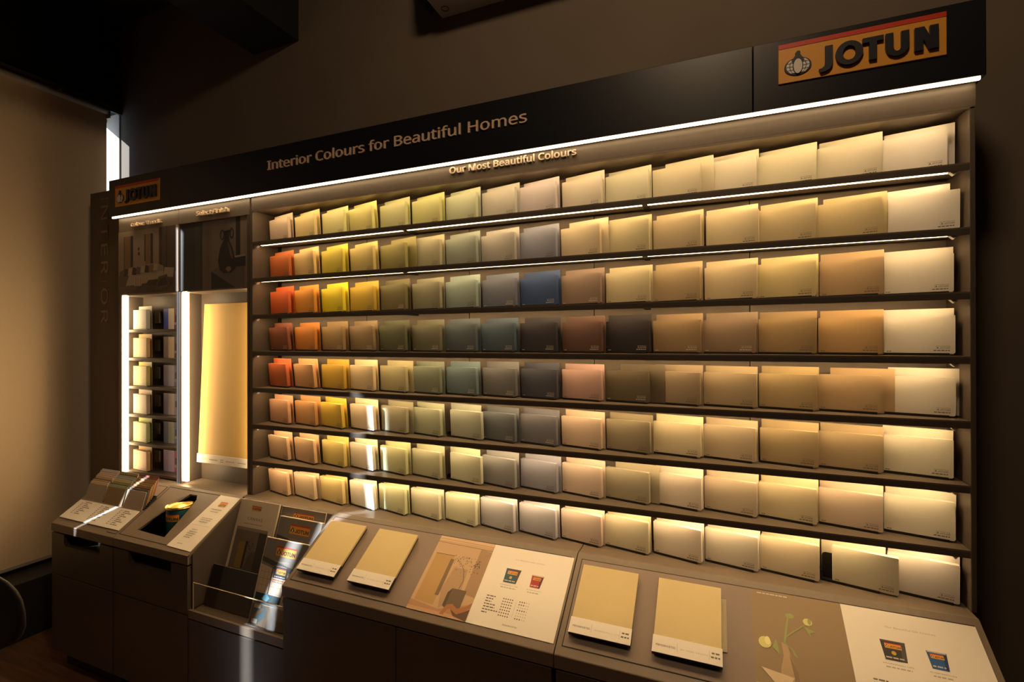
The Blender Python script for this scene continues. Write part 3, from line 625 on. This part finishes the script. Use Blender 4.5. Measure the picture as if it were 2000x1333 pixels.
def finish_sheet(t, x0, x1, kind):
    s_ = sheet(t, 'finish_sheet', x0, x1, .030, .357, WHITE); w = x1-x0; m = MB()
    G = lambda p: SLF((p[0]+x0, p[1], p[2]+.0023)); c = w/2
    text(m, 'Our Beautiful %s Finishes' % kind, c-.062, c+.062, -.083, .0085, SOFTINK, G, .0003)
    ins = ((c-.085, TEAL, P('can_gold', (200, 160, 60))), (c+.025, P('can_red', (170, 40, 44)) if kind == 'Matt' else P('can_blue', (30, 90, 150)), P('can_side', (90, 30, 60)) if kind == 'Matt' else P('can_side2', (20, 50, 100))))
    if kind == 'Silk': ins = ((ins[0][0], P('can_black', (40, 40, 42)), ins[0][2]), ins[1])
    for i, (x, a, b) in enumerate(ins):
        hgt = .058 if i == 0 else .050; wd = .062 if i == 0 else .048; y = -.180
        m.flat([(x+.003, y), (x+wd-.006, y), (x+wd, y+hgt), (x, y+hgt)], .0003, a, G); m.flat([(x+wd*.72, y), (x+wd-.006, y), (x+wd, y+hgt), (x+wd*.8, y+hgt)], .0004, SK2 if i == 0 else b, G)
        m.rect(x+.002, x+wd-.002, y+hgt-.004, y+hgt, .0005, SIL if i else FG, G); small_sign(m, G, x+wd*.15, y+hgt*.60, wd*.66, hgt*.26, .0005)
        if i == 0: m.flat([(x+wd*.45+.006*math.cos(q*.5236), y+hgt*.38+.006*math.sin(q*.5236)) for q in range(12)], .0006, b, G)
        bars(m, x+.006, x+wd-.012, y+.006, .004, SIL, G, .0006, 20+i)
        nm = ('WONDERWALL LIFE', 'MY HOME RICH MATT' if kind == 'Matt' else 'MY HOME SMOOTH SILK')[i]
        text(m, nm, x-.006, x+wd+.006, -.192, .0042, GREYINK, G, .0003, fnt='wide'); bars(m, x, x+wd, -.202, .0035, SOFTINK, G, .0003, 30+i)
    for i in range(7):
        v = -.245-i*.0105; bars(m, c-.125, c-.125+(.036, .030, .026, .044, .046, .062, .022)[i], v, .0042, GREYINK, G, .0003, 40+i)
        for j, off in ((0, -.055), (1, .010)):
            n_on = 5 if j == 0 else (3, 3, 0, 4, 0, 0, 3)[i]
            for q in range(5):
                cx = c+off+q*.0088
                m.flat([(cx+.0028*math.cos(a*1.0472), v+.002+.0028*math.sin(a*1.0472)) for a in range(6)], .0003, GREYINK if q < n_on else P('pale_dot', (205, 190, 172)), G)
    m.rect(c-.004, c-.0032, -.305, -.245, .0003, SOFTINK, G)
    text(m, 'FENOMASTIC', c-.028, c+.028, -.338, .0065, GREYINK, G, .0003, fnt='wide', bold=.01); m.build('sheet_print', s_)
finish_sheet(k1, 1.491, 1.829, 'Matt'); finish_sheet(k2, 2.712, 3.052, 'Silk')
# tulip photo
s_ = sheet(k2, 'photo_print', 2.452, 2.711, .030, .357, P('tulip_wall', (138, 116, 86)))
m = MB()
def D(pts, h, cl):
    n = sum(a[0]*b[1]-b[0]*a[1] for a, b in zip(pts, pts[1:]+pts[:1])); m.flat([(2.452+a*.259, -.030-b*.327) for a, b in (pts if n < 0 else pts[::-1])], Z+h, cl, SLF)
D([(0, .90), (1, .86), (1, 1), (0, 1)], .0, P('tulip_table', (190, 172, 140)))
VS = P('vase_stone', (170, 142, 108)); D([(.30, .50), (.36, .50), (.385, .62), (.44, .74), (.46, .90), (.42, 1), (.28, 1), (.25, .90), (.27, .74), (.31, .62)], .0004, VS); D([(.37, .60), (.44, .74), (.46, .90), (.42, 1), (.38, 1), (.40, .80)], .0006, TN)
ST = P('stem', (140, 148, 84)); FLW = P('tulip', (206, 200, 128))
for a, b in (((.33, .51), (.40, .24)), ((.34, .45), (.60, .27)), ((.33, .51), (.22, .50)), ((.34, .50), (.42, .56))):
    D([(a[0]-.012, a[1]), (a[0]+.012, a[1]), (b[0]+.010, b[1]), (b[0]-.010, b[1])], .0008, ST)
def oval(cx, cy, rx, ry, h, cl): D([(cx+rx*math.cos(i*.5236), cy+ry*math.sin(i*.5236)) for i in range(12)], h, cl)
oval(.42, .225, .05, .025, .001, ST); oval(.61, .255, .05, .035, .001, FLW); oval(.63, .25, .02, .03, .0012, ST); oval(.12, .53, .07, .055, .001, FLW); oval(.15, .51, .03, .04, .0012, P('tulip2', (226, 220, 160)))
D([(.24, .48), (.20, .56), (.27, .62), (.26, .54)], .001, ST); D([(.56, .30), (.68, .34), (.62, .36), (.63, .41), (.59, .35)], .001, ST); D([(.40, .52), (.46, .62), (.42, .60)], .001, ST)
D([(.06, .76), (.40, .80), (.34, .87), (.20, .88)], .001, P('glass_dish', (205, 184, 152))); D([(.17, .88), (.25, .88), (.24, 1), (.16, 1)], .001, P('glass_stem', (90, 120, 96)))
bars(m, 2.47, 2.56, -.042, .003, LIGHTINK, SLF, Z+.0003, 77)
m.build('photo_detail', s_)
# four almond sample boards on the counters
for (x0, nm, t2, lb) in ((.650, 'WONDERWALL LIFE', .1, 'almond sample board nearest the brochures on the counter'), (.929, 'MY HOME RICH MATT', .1, 'almond sample board left of the room photo on the counter'), (1.877, 'WONDERWALL LIFE', .1, 'almond sample board left of two on the right counter'), (2.153, 'MY HOME SMOOTH SILK', .1, 'almond sample board beside the tulip photo, second on the right counter')):
    t = thing('sample_board', lb, 'board', tuple(SLF((x0+.103, -.19, .0018))), 'almond sample boards on the counters')
    part('base', t, lambda m: m.box(x0+.006, x0+.200, -.312, -.066, .0020, .014, BLACK, 0, SLF))
    part('painted_board', t, lambda m: m.box(x0, x0+.205, -.268, -.062, .014, .0245, SAND, .0012, SLF))
    lab = part('label_strip', t, lambda m: (m.box(x0-.002, x0+.207, -.318, -.264, .0095, .0245, BLACK, .001, SLF), m.box(x0-.002, x0+.207, -.318, -.264, .0245, .0262, WHITE, .0005, SLF)))
    m = MB(); G = lambda p: SLF((p[0]+x0, p[1], p[2]+.0264))
    text(m, 'FENOMASTIC', .010, .070, -.297, .0078, GREYINK, G, .0002, fnt='wide', bold=.012); text(m, nm, .085, .085+.0058*len(nm)*.95, -.2965, .0058, SOFTINK, G, .0002, fnt='wide', space=1.2)
    for x in (.077, .172): m.rect(x-.003, x-.0022, -.305, -.278, .0002, SOFTINK, G)
    bars(m, .176, .2, -.287, .005, GREYINK, G, .0002, 3); bars(m, .174, .2, -.299, .005, GREYINK, G, .0002, 4); m.build('label_print', lab)
m = MB(); m.box(2.352, 2.374, -.262, -.088, .0020, .005, mat('spare_card', (.42, .36, .24), .6), .0005, SLF)
tag(m.build('spare_card'), 'narrow edge of a tan card sticking out behind the sample board by the tulip photo', 'card')

# ---------------------------------------------------------------- colour card stacks on the shelves
GRID = [
 "205,160,105 215,170,90 210,180,95 215,180,85 190,165,90 193,168,84 185,166,104 188,160,112 193,160,121 205,170,115 200,170,110 200,165,105 215,180,120 215,180,115 210,175,115 225,190,135",
 "172,80,26 200,150,75 200,160,45 190,150,70 140,115,50 160,135,80 138,126,86 160,135,95 130,115,95 195,155,95 190,155,90 185,145,85 200,160,95 190,150,85 185,145,80 220,185,130",
 "188,74,22 195,115,30 215,170,25 185,135,35 105,85,40 130,110,65 132,126,88 100,90,75 50,60,70 130,95,60 180,145,85 165,125,70 185,145,85 190,150,80 165,120,65 210,175,120",
 "118,58,28 175,95,25 135,95,45 130,95,50 80,70,35 95,80,45 75,72,55 66,67,56 45,36,28 85,52,30 38,28,20 130,92,48 125,90,52 140,100,50 165,115,55 210,175,120",
 "186,84,34 195,130,65 185,130,35 200,155,90 165,135,75 115,105,65 95,95,72 100,85,62 62,53,44 165,115,78 88,66,36 140,105,62 160,122,70 160,120,62 165,120,65 205,170,115",
 "190,125,70 185,120,55 205,150,40 215,170,105 150,125,75 162,143,88 160,140,92 95,85,65 105,90,70 195,148,95 140,110,65 205,165,100 180,140,85 165,125,68 165,125,70 210,175,115",
 "200,145,85 195,140,80 205,160,70 215,175,115 185,160,90 180,155,95 190,165,105 145,125,92 150,130,105 200,155,105 160,130,80 210,170,115 190,150,95 200,160,95 200,155,100 215,180,120",
 "205,150,90 200,155,95 205,160,80 220,185,125 200,175,105 205,175,115 210,180,115 186,160,122 182,156,121 205,160,110 200,165,105 215,175,120 205,170,115 200,160,100 200,165,105 205,170,120"]
NAMES = [
 "pale peach|soft apricot|pale straw|soft yellow|pale olive|pale lime|pale sage|warm beige|pale mauve|light sand|light straw|light tan|cream|light cream|deep cream|off white",
 "burnt orange|apricot|mustard yellow|light ochre|olive|soft khaki|grey sage|warm beige|mauve grey|sand|light ochre beige|tan|cream|straw|honey tan|off white",
 "rust red|bright orange|bright yellow|amber|dark olive|khaki|sage green|grey|deep blue|brown|straw|tan|straw beige|honey|caramel|off white",
 "dark rust|deep orange|tobacco|light brown|dark moss|moss|dark grey green|slate blue|near black brown|dark chocolate|black|mid brown|taupe brown|ochre brown|caramel|off white",
 "red orange|pale orange|golden amber|sand|khaki beige|moss grey|grey green|taupe grey|charcoal|dusty pink beige|dark umber|taupe|tan|ochre tan|caramel tan|cream white",
 "soft terracotta|orange tan|golden yellow|cream|khaki|pale sage|pale khaki|dark taupe|brown grey|peach beige|olive beige|cream|tan|ochre tan|caramel tan|cream white",
 "peach|peach tan|light gold|cream|pale khaki|pale olive|pale straw|warm grey|mauve grey|light peach|khaki beige|cream|sand|straw|straw beige|cream white",
 "light peach|light sand|pale gold|ivory|pale lime|pale straw|ivory|light grey|pale blue grey|pale pink beige|pale beige|ivory|pale cream|straw|cream|off white"]
ROWN = ['top row', 'second row', 'third row', 'fourth row', 'fifth row', 'sixth row', 'seventh row', 'bottom row']
ORDN = ['', 'second', 'third', 'fourth', 'fifth', 'sixth', 'seventh', 'eighth']
def place_words(c):
    if c == 0: return 'at the left end of the '
    if c == 15: return 'at the right end of the '
    return (ORDN[c]+' from the left in the ') if c < 8 else (ORDN[15-c]+' from the right in the ')
REF = lin((214, 178, 122)); WALB = (.80, .77, .70)
def albedo(rgb): return tuple(min(.92, max(.006, l/r*w)) for l, r, w in zip(lin(rgb), REF, WALB))
# template meshes in layout units, origin at the front left foot
def mesh_of(m, name):
    o = m.build(name, raw=True); me = o.data; bpy.data.objects.remove(o); return me
CW, CH = .182, .124
m = MB(); m.box(.002, .168, .0, .026, .0, .0035, BLACK, .0005, ID); m.box(.002, .168, .0, .0025, .0, .0085, BLACK, .0005, ID)
pl = [(.004, .003), (.166, .003), (.166, .080)]+[(.166-.012+.012*math.cos(a), .080+.012*math.sin(a)) for a in (.5, 1.0, 1.57)]+[(.016+.012*math.cos(a), .080+.012*math.sin(a)) for a in (1.57, 2.1, 2.6)]+[(.004, .080)]
m.prism(pl, -.0285, -.0260, BLACK, frame((0, 0, 0), (1, 0, 0), (0, 0, 1))); m.box(-.002, .006, .004, .026, .0, .022, BLACK, .001, ID)
TRAY = mesh_of(m, 'tray')
def block(w, h, y0, y1, z0, lean, r=.004):
    m = MB(); MAT0 = WHITE
    pts = [(r, z0), (w-r, z0), (w, z0+r), (w, z0+h-r*.5), (w-r*.5, z0+h), (r*.5, z0+h), (0, z0+h-r*.5), (0, z0+r)]
    m.prism(pts, -y1, -y0, MAT0, lambda p: Vector((p[0], -p[2]-lean*(p[1]-z0), p[1]))); return m
STACK = mesh_of(block(CW, CH, .0028, .0205, .006, .03), 'card_stack'); BACK = mesh_of(block(CW, .152, .0345, .0365, .003, .03, .0015), 'back_card')
def logo_mesh(mt, name):
    m = MB(); F = lambda p: Vector((p[0], .0028-.03*(p[1]-.006)-p[2], p[1]))
    x1 = CW-.013; m.rect(x1-.034, x1, .0305, .0312, .0004, mt, F); m.rect(x1-.034, x1, .0215, .0219, .0004, mt, F); m.rect(x1-.0343, x1-.0339, .0215, .0312, .0004, mt, F); m.rect(x1-.0003, x1+.0001, .0215, .0312, .0004, mt, F)
    text(m, 'JOTUN', x1-.0255, x1-.0015, .0236, .0050, mt, F, .0004, fnt='wide', bold=.015); m.flat([(x1-.0325, .0236), (x1-.0275, .0236), (x1-.030, .0290)], .0004, mt, F)
    bars(m, x1-.040, x1, .0150, .0030, mt, F, .0004, 12, .008); bars(m, .008, .020, .0120, .0026, mt, F, .0004, 13, .007)
    return mesh_of(m, name)
LD, LL = logo_mesh(GREYINK, 'logo_dark'), logo_mesh(LIGHTINK, 'logo_light')
FSH = {(0, 15): -.014, (1, 15): .012, (4, 15): .004, (7, 14): .036, (5, 6): .026, (6, 6): .026, (7, 3): .012, (4, 11): .0, (1, 12): .008}
BSH = {(0, 11): .040, (1, 4): .040, (4, 10): .052, (6, 10): .030, (1, 9): .022, (4, 14): .030, (0, 15): .006, (1, 14): .010, (1, 15): -.012, (4, 15): .012, (5, 4): .02, (4, 4): .02}
protos = {}
def link_copy(src, parent, me, mt, swap=True):
    c = src.copy(); c.data = me; c.parent = parent; col.objects.link(c)
    if mt: c.material_slots[0].link = 'OBJECT'; c.material_slots[0].material = mt
    return c
first = None
for r in range(8):
    cols = GRID[r].split(); nms = NAMES[r].split('|')
    z = 0.0 if r == 0 else -.2*r
    z = [0, -.2, -.4, -.6, -.8, -1.0, -1.2, -1.39][r]
    for c in range(16):
        rgb = tuple(int(v) for v in cols[c].split(','))
        x = .028+.1895*c+rnd.uniform(-.002, .002); y = (.088 if r < 7 else .084-.0012*c)+rnd.uniform(-.004, .004)
        t = thing('colour_card_stack', '%s colour card stack %s%s' % (nms[c], place_words(c), ROWN[r]), 'card stack', (x, y, z), 'colour card stacks on the lit shelves', -.225+rnd.uniform(-.02, .02))
        cm_ = mat('card_%d_%d' % (r, c), albedo(rgb), .55)
        lum = sum(lin(rgb))/3; lm = LL if lum < .14 else LD
        if first is None:
            first = {}
            for nm, me in (('tray', TRAY), ('card_stack', STACK), ('back_card', BACK), ('logo_print', LD)):
                o = bpy.data.objects.new(nm, me); first[nm] = o
        tr = link_copy(first['tray'], t, TRAY, None); st = link_copy(first['card_stack'], t, STACK, cm_); bk = link_copy(first['back_card'], t, BACK, cm_)
        lp_ = first['logo_print'].copy(); lp_.data = lm; lp_.parent = st; col.objects.link(lp_)
        st.location = ((FSH.get((r, c), 0)+rnd.uniform(-.002, .002))*S, 0, 0); bk.location = ((BSH.get((r, c), 0)+rnd.uniform(-.003, .003)+.002)*S, 0, rnd.uniform(-.002, .003)*S)
        k_ = 1.0 if c < 4 else .35
        tilt = rnd.uniform(0, .09)*k_; st.rotation_euler = (tilt, rnd.uniform(-.008, .004)*k_, 0); bk.rotation_euler = (tilt*.8, 0, 0)
        tr.rotation_euler = (tilt*.9, 0, 0)
for o in first.values(): bpy.data.objects.remove(o)
# small stacks in the Colour Trends bay
B1 = [((160, 136, 92), 'pale sage'), ((186, 132, 66), 'apricot'), ((184, 146, 66), 'pale yellow'), ((168, 130, 82), 'sand'), ((162, 144, 66), 'pale lime'), ((176, 124, 64), 'peach tan')]
PIC = [((84, 84, 120), (222, 178, 120), (110, 60, 50)), ((166, 122, 88), (214, 172, 110), (96, 70, 60)), ((160, 132, 110), (186, 158, 132), (128, 104, 88)), ((156, 128, 108), (196, 160, 120), (150, 126, 104)), ((124, 116, 98), (170, 150, 104), (110, 102, 96)), ((164, 132, 122), (180, 148, 132), (168, 78, 64))]
LV = ['top ledge', 'second ledge', 'third ledge', 'fourth ledge', 'fifth ledge', 'bottom ledge']
for i in range(6):
    z = -.470-.1795*i
    if i < 6: part('ledge', b1, lambda m: m.box(-1.152, -.634, .020, .125, z-.016, z, TAUPE_D, .001))
    cm_ = mat('trend_%d' % i, albedo(B1[i][0]), .5)
    t = thing('trend_card_stack', '%s card stack on the %s of the Colour Trends bay' % (B1[i][1], LV[i]), 'card stack', (-1.126, .052, z), 'card stacks in the Colour Trends bay', -.10)
    o = Vector((-1.092, .050, z)); F = lambda p: o+Matrix.Rotation(0, 3, 'Z') @ Vector(p)
    def lpart(name, parent, f):
        m = MB(); f(m)
        for v in m.bm.verts: v.co = v.co
        ob = m.build(name, raw=True); ob.parent = parent; return ob
    lpart('tray', t, lambda m: m.box(.002, .16, .0, .024, 0, .004, BLACK))
    st = lpart('card_stack', t, lambda m: m.box(0, .162, -.004, .018, .004, .127, cm_, .002))
    lpart('back_card', t, lambda m: m.box(-.012, .146, .034, .036, .002, .152, cm_))
    def lg_(m):
        G = lambda p: Vector((p[0], -.004-p[2], p[1])); m.rect(.108, .140, .016, .026, .0005, LIGHTINK, G); text(m, 'JOTUN', .111, .137, .018, .006, GREYINK, G, .001, fnt='wide', bold=.015); bars(m, .095, .140, .009, .004, LIGHTINK, G, .0005, 3)
    lpart('logo_print', st, lg_)
    m = MB(); m.box(-1.010, -.962, .108, .124, z+.045, z+.118, TAUPE); tag(m.build('spacer_block'), 'small taupe block on the %s of the Colour Trends bay' % LV[i], 'block', 'taupe blocks in the Colour Trends bay')
    a, b, d = PIC[i]
    t = thing('palette_card', 'striped palette card on the %s of the Colour Trends bay' % LV[i], 'card', (-.775, .1, z), 'palette cards in the Colour Trends bay')
    m = MB(); m.box(-.905, -.640, .098, .101, z, z+.134, mat('pal_%da' % i, albedo(a)), 0); m.build('card', t)
    m = MB(); G = FRONT(.098); m.rect(-.858, -.802, z, z+.134, .0004, mat('pal_%db' % i, albedo(b)), G); m.rect(-.800, -.640, z, z+.134, .0004, mat('pal_%dc' % i, albedo(d)), G)
    m.rect(-.79, -.77, z+.05, z+.09, .0008, DK, G); m.rect(-.80, -.775, z+.03, z+.045, .0008, LT, G); m.build('stripe_print', t)

# ---------------------------------------------------------------- chair at the lower left
CK = mat('chair_black', (0.026, 0.024, 0.023), .55, bump=.2, scale=200)
FW = Vector((-.3826, .9239, 0)); RT = Vector((.9239, .3826, 0)); CT = Vector((2.3403, -1.9358, 0)) + FW*1.5 - RT*1.735      # middle of the backrest
ch = thing('chair', 'black chair with a rounded backrest cut off by the lower left corner', 'chair', tuple(CT - FW*.2 + Vector((0, 0, -ZF))))
def shell(m):
    n, rows = 28, 10; k = m.mi(CK); V = []
    for side in (0, 1):
        G = []
        for j in range(rows+1):
            q = j/rows; row = []
            for i in range(n):
                a = 2*math.pi*i/n; ca, sa = math.cos(a), math.sin(a)
                u = .262*q*math.copysign(abs(ca)**.8, ca); v = .140*q*math.copysign(abs(sa)**.8, sa)
                d = -.35*u*u - .12*v + (.016 if side else 0)*(1-.45*q**6)
                row.append(m.bm.verts.new(CT + RT*u + FW*d + Vector((0, 0, -1.372+v))))
            G.append(row)
        V.append(G)
    fs = []
    for side in (0, 1):
        for j in range(rows):
            for i in range(n):
                a, b = V[side][j], V[side][j+1]
                if j == 0:
                    if i % 2 == 0 or True:
                        fs.append(m.bm.faces.new((a[0], b[i], b[(i+1) % n])) if True else None)
                else: fs.append(m.bm.faces.new((a[i], a[(i+1) % n], b[(i+1) % n], b[i])))
    for i in range(n): fs.append(m.bm.faces.new((V[0][rows][i], V[0][rows][(i+1) % n], V[1][rows][(i+1) % n], V[1][rows][i])))
    for f in fs: f.material_index = k; f.smooth = True
    bmesh.ops.delete(m.bm, geom=[v for v in m.bm.verts if not v.link_faces], context='VERTS')
    bmesh.ops.recalc_face_normals(m.bm, faces=m.bm.faces)
part('backrest', ch, shell)
def seat(m):
    for h0, h1, r in ((-1.86, -1.82, .235), (-1.82, -1.80, .225)):
        m.prism([tuple((CT - FW*.26 + RT*r*math.cos(i*.2618) + FW*r*math.sin(i*.2618))[:2]) for i in range(24)], h0, h1, CK, ID)
part('seat', ch, seat)
part('back_support', ch, lambda m: m.tube([CT+FW*.03+Vector((0, 0, -1.40)), CT+FW*.05+Vector((0, 0, -1.65)), CT-FW*.06+Vector((0, 0, -1.84)), CT-FW*.2+Vector((0, 0, -1.85))], .018, CK, 10))
for sx in (-1, 1):
    for sy in (-1, 1):
        part('leg', ch, lambda m: m.tube([CT-FW*(.26+sy*.12)+RT*sx*.12+Vector((0, 0, -1.855)), CT-FW*(.26+sy*.19)+RT*sx*.18+Vector((0, 0, -ZF+.002))], [.018, .012], CK, 10))
for o in list(bpy.data.objects):
    if '_o' in o: del o['_o']
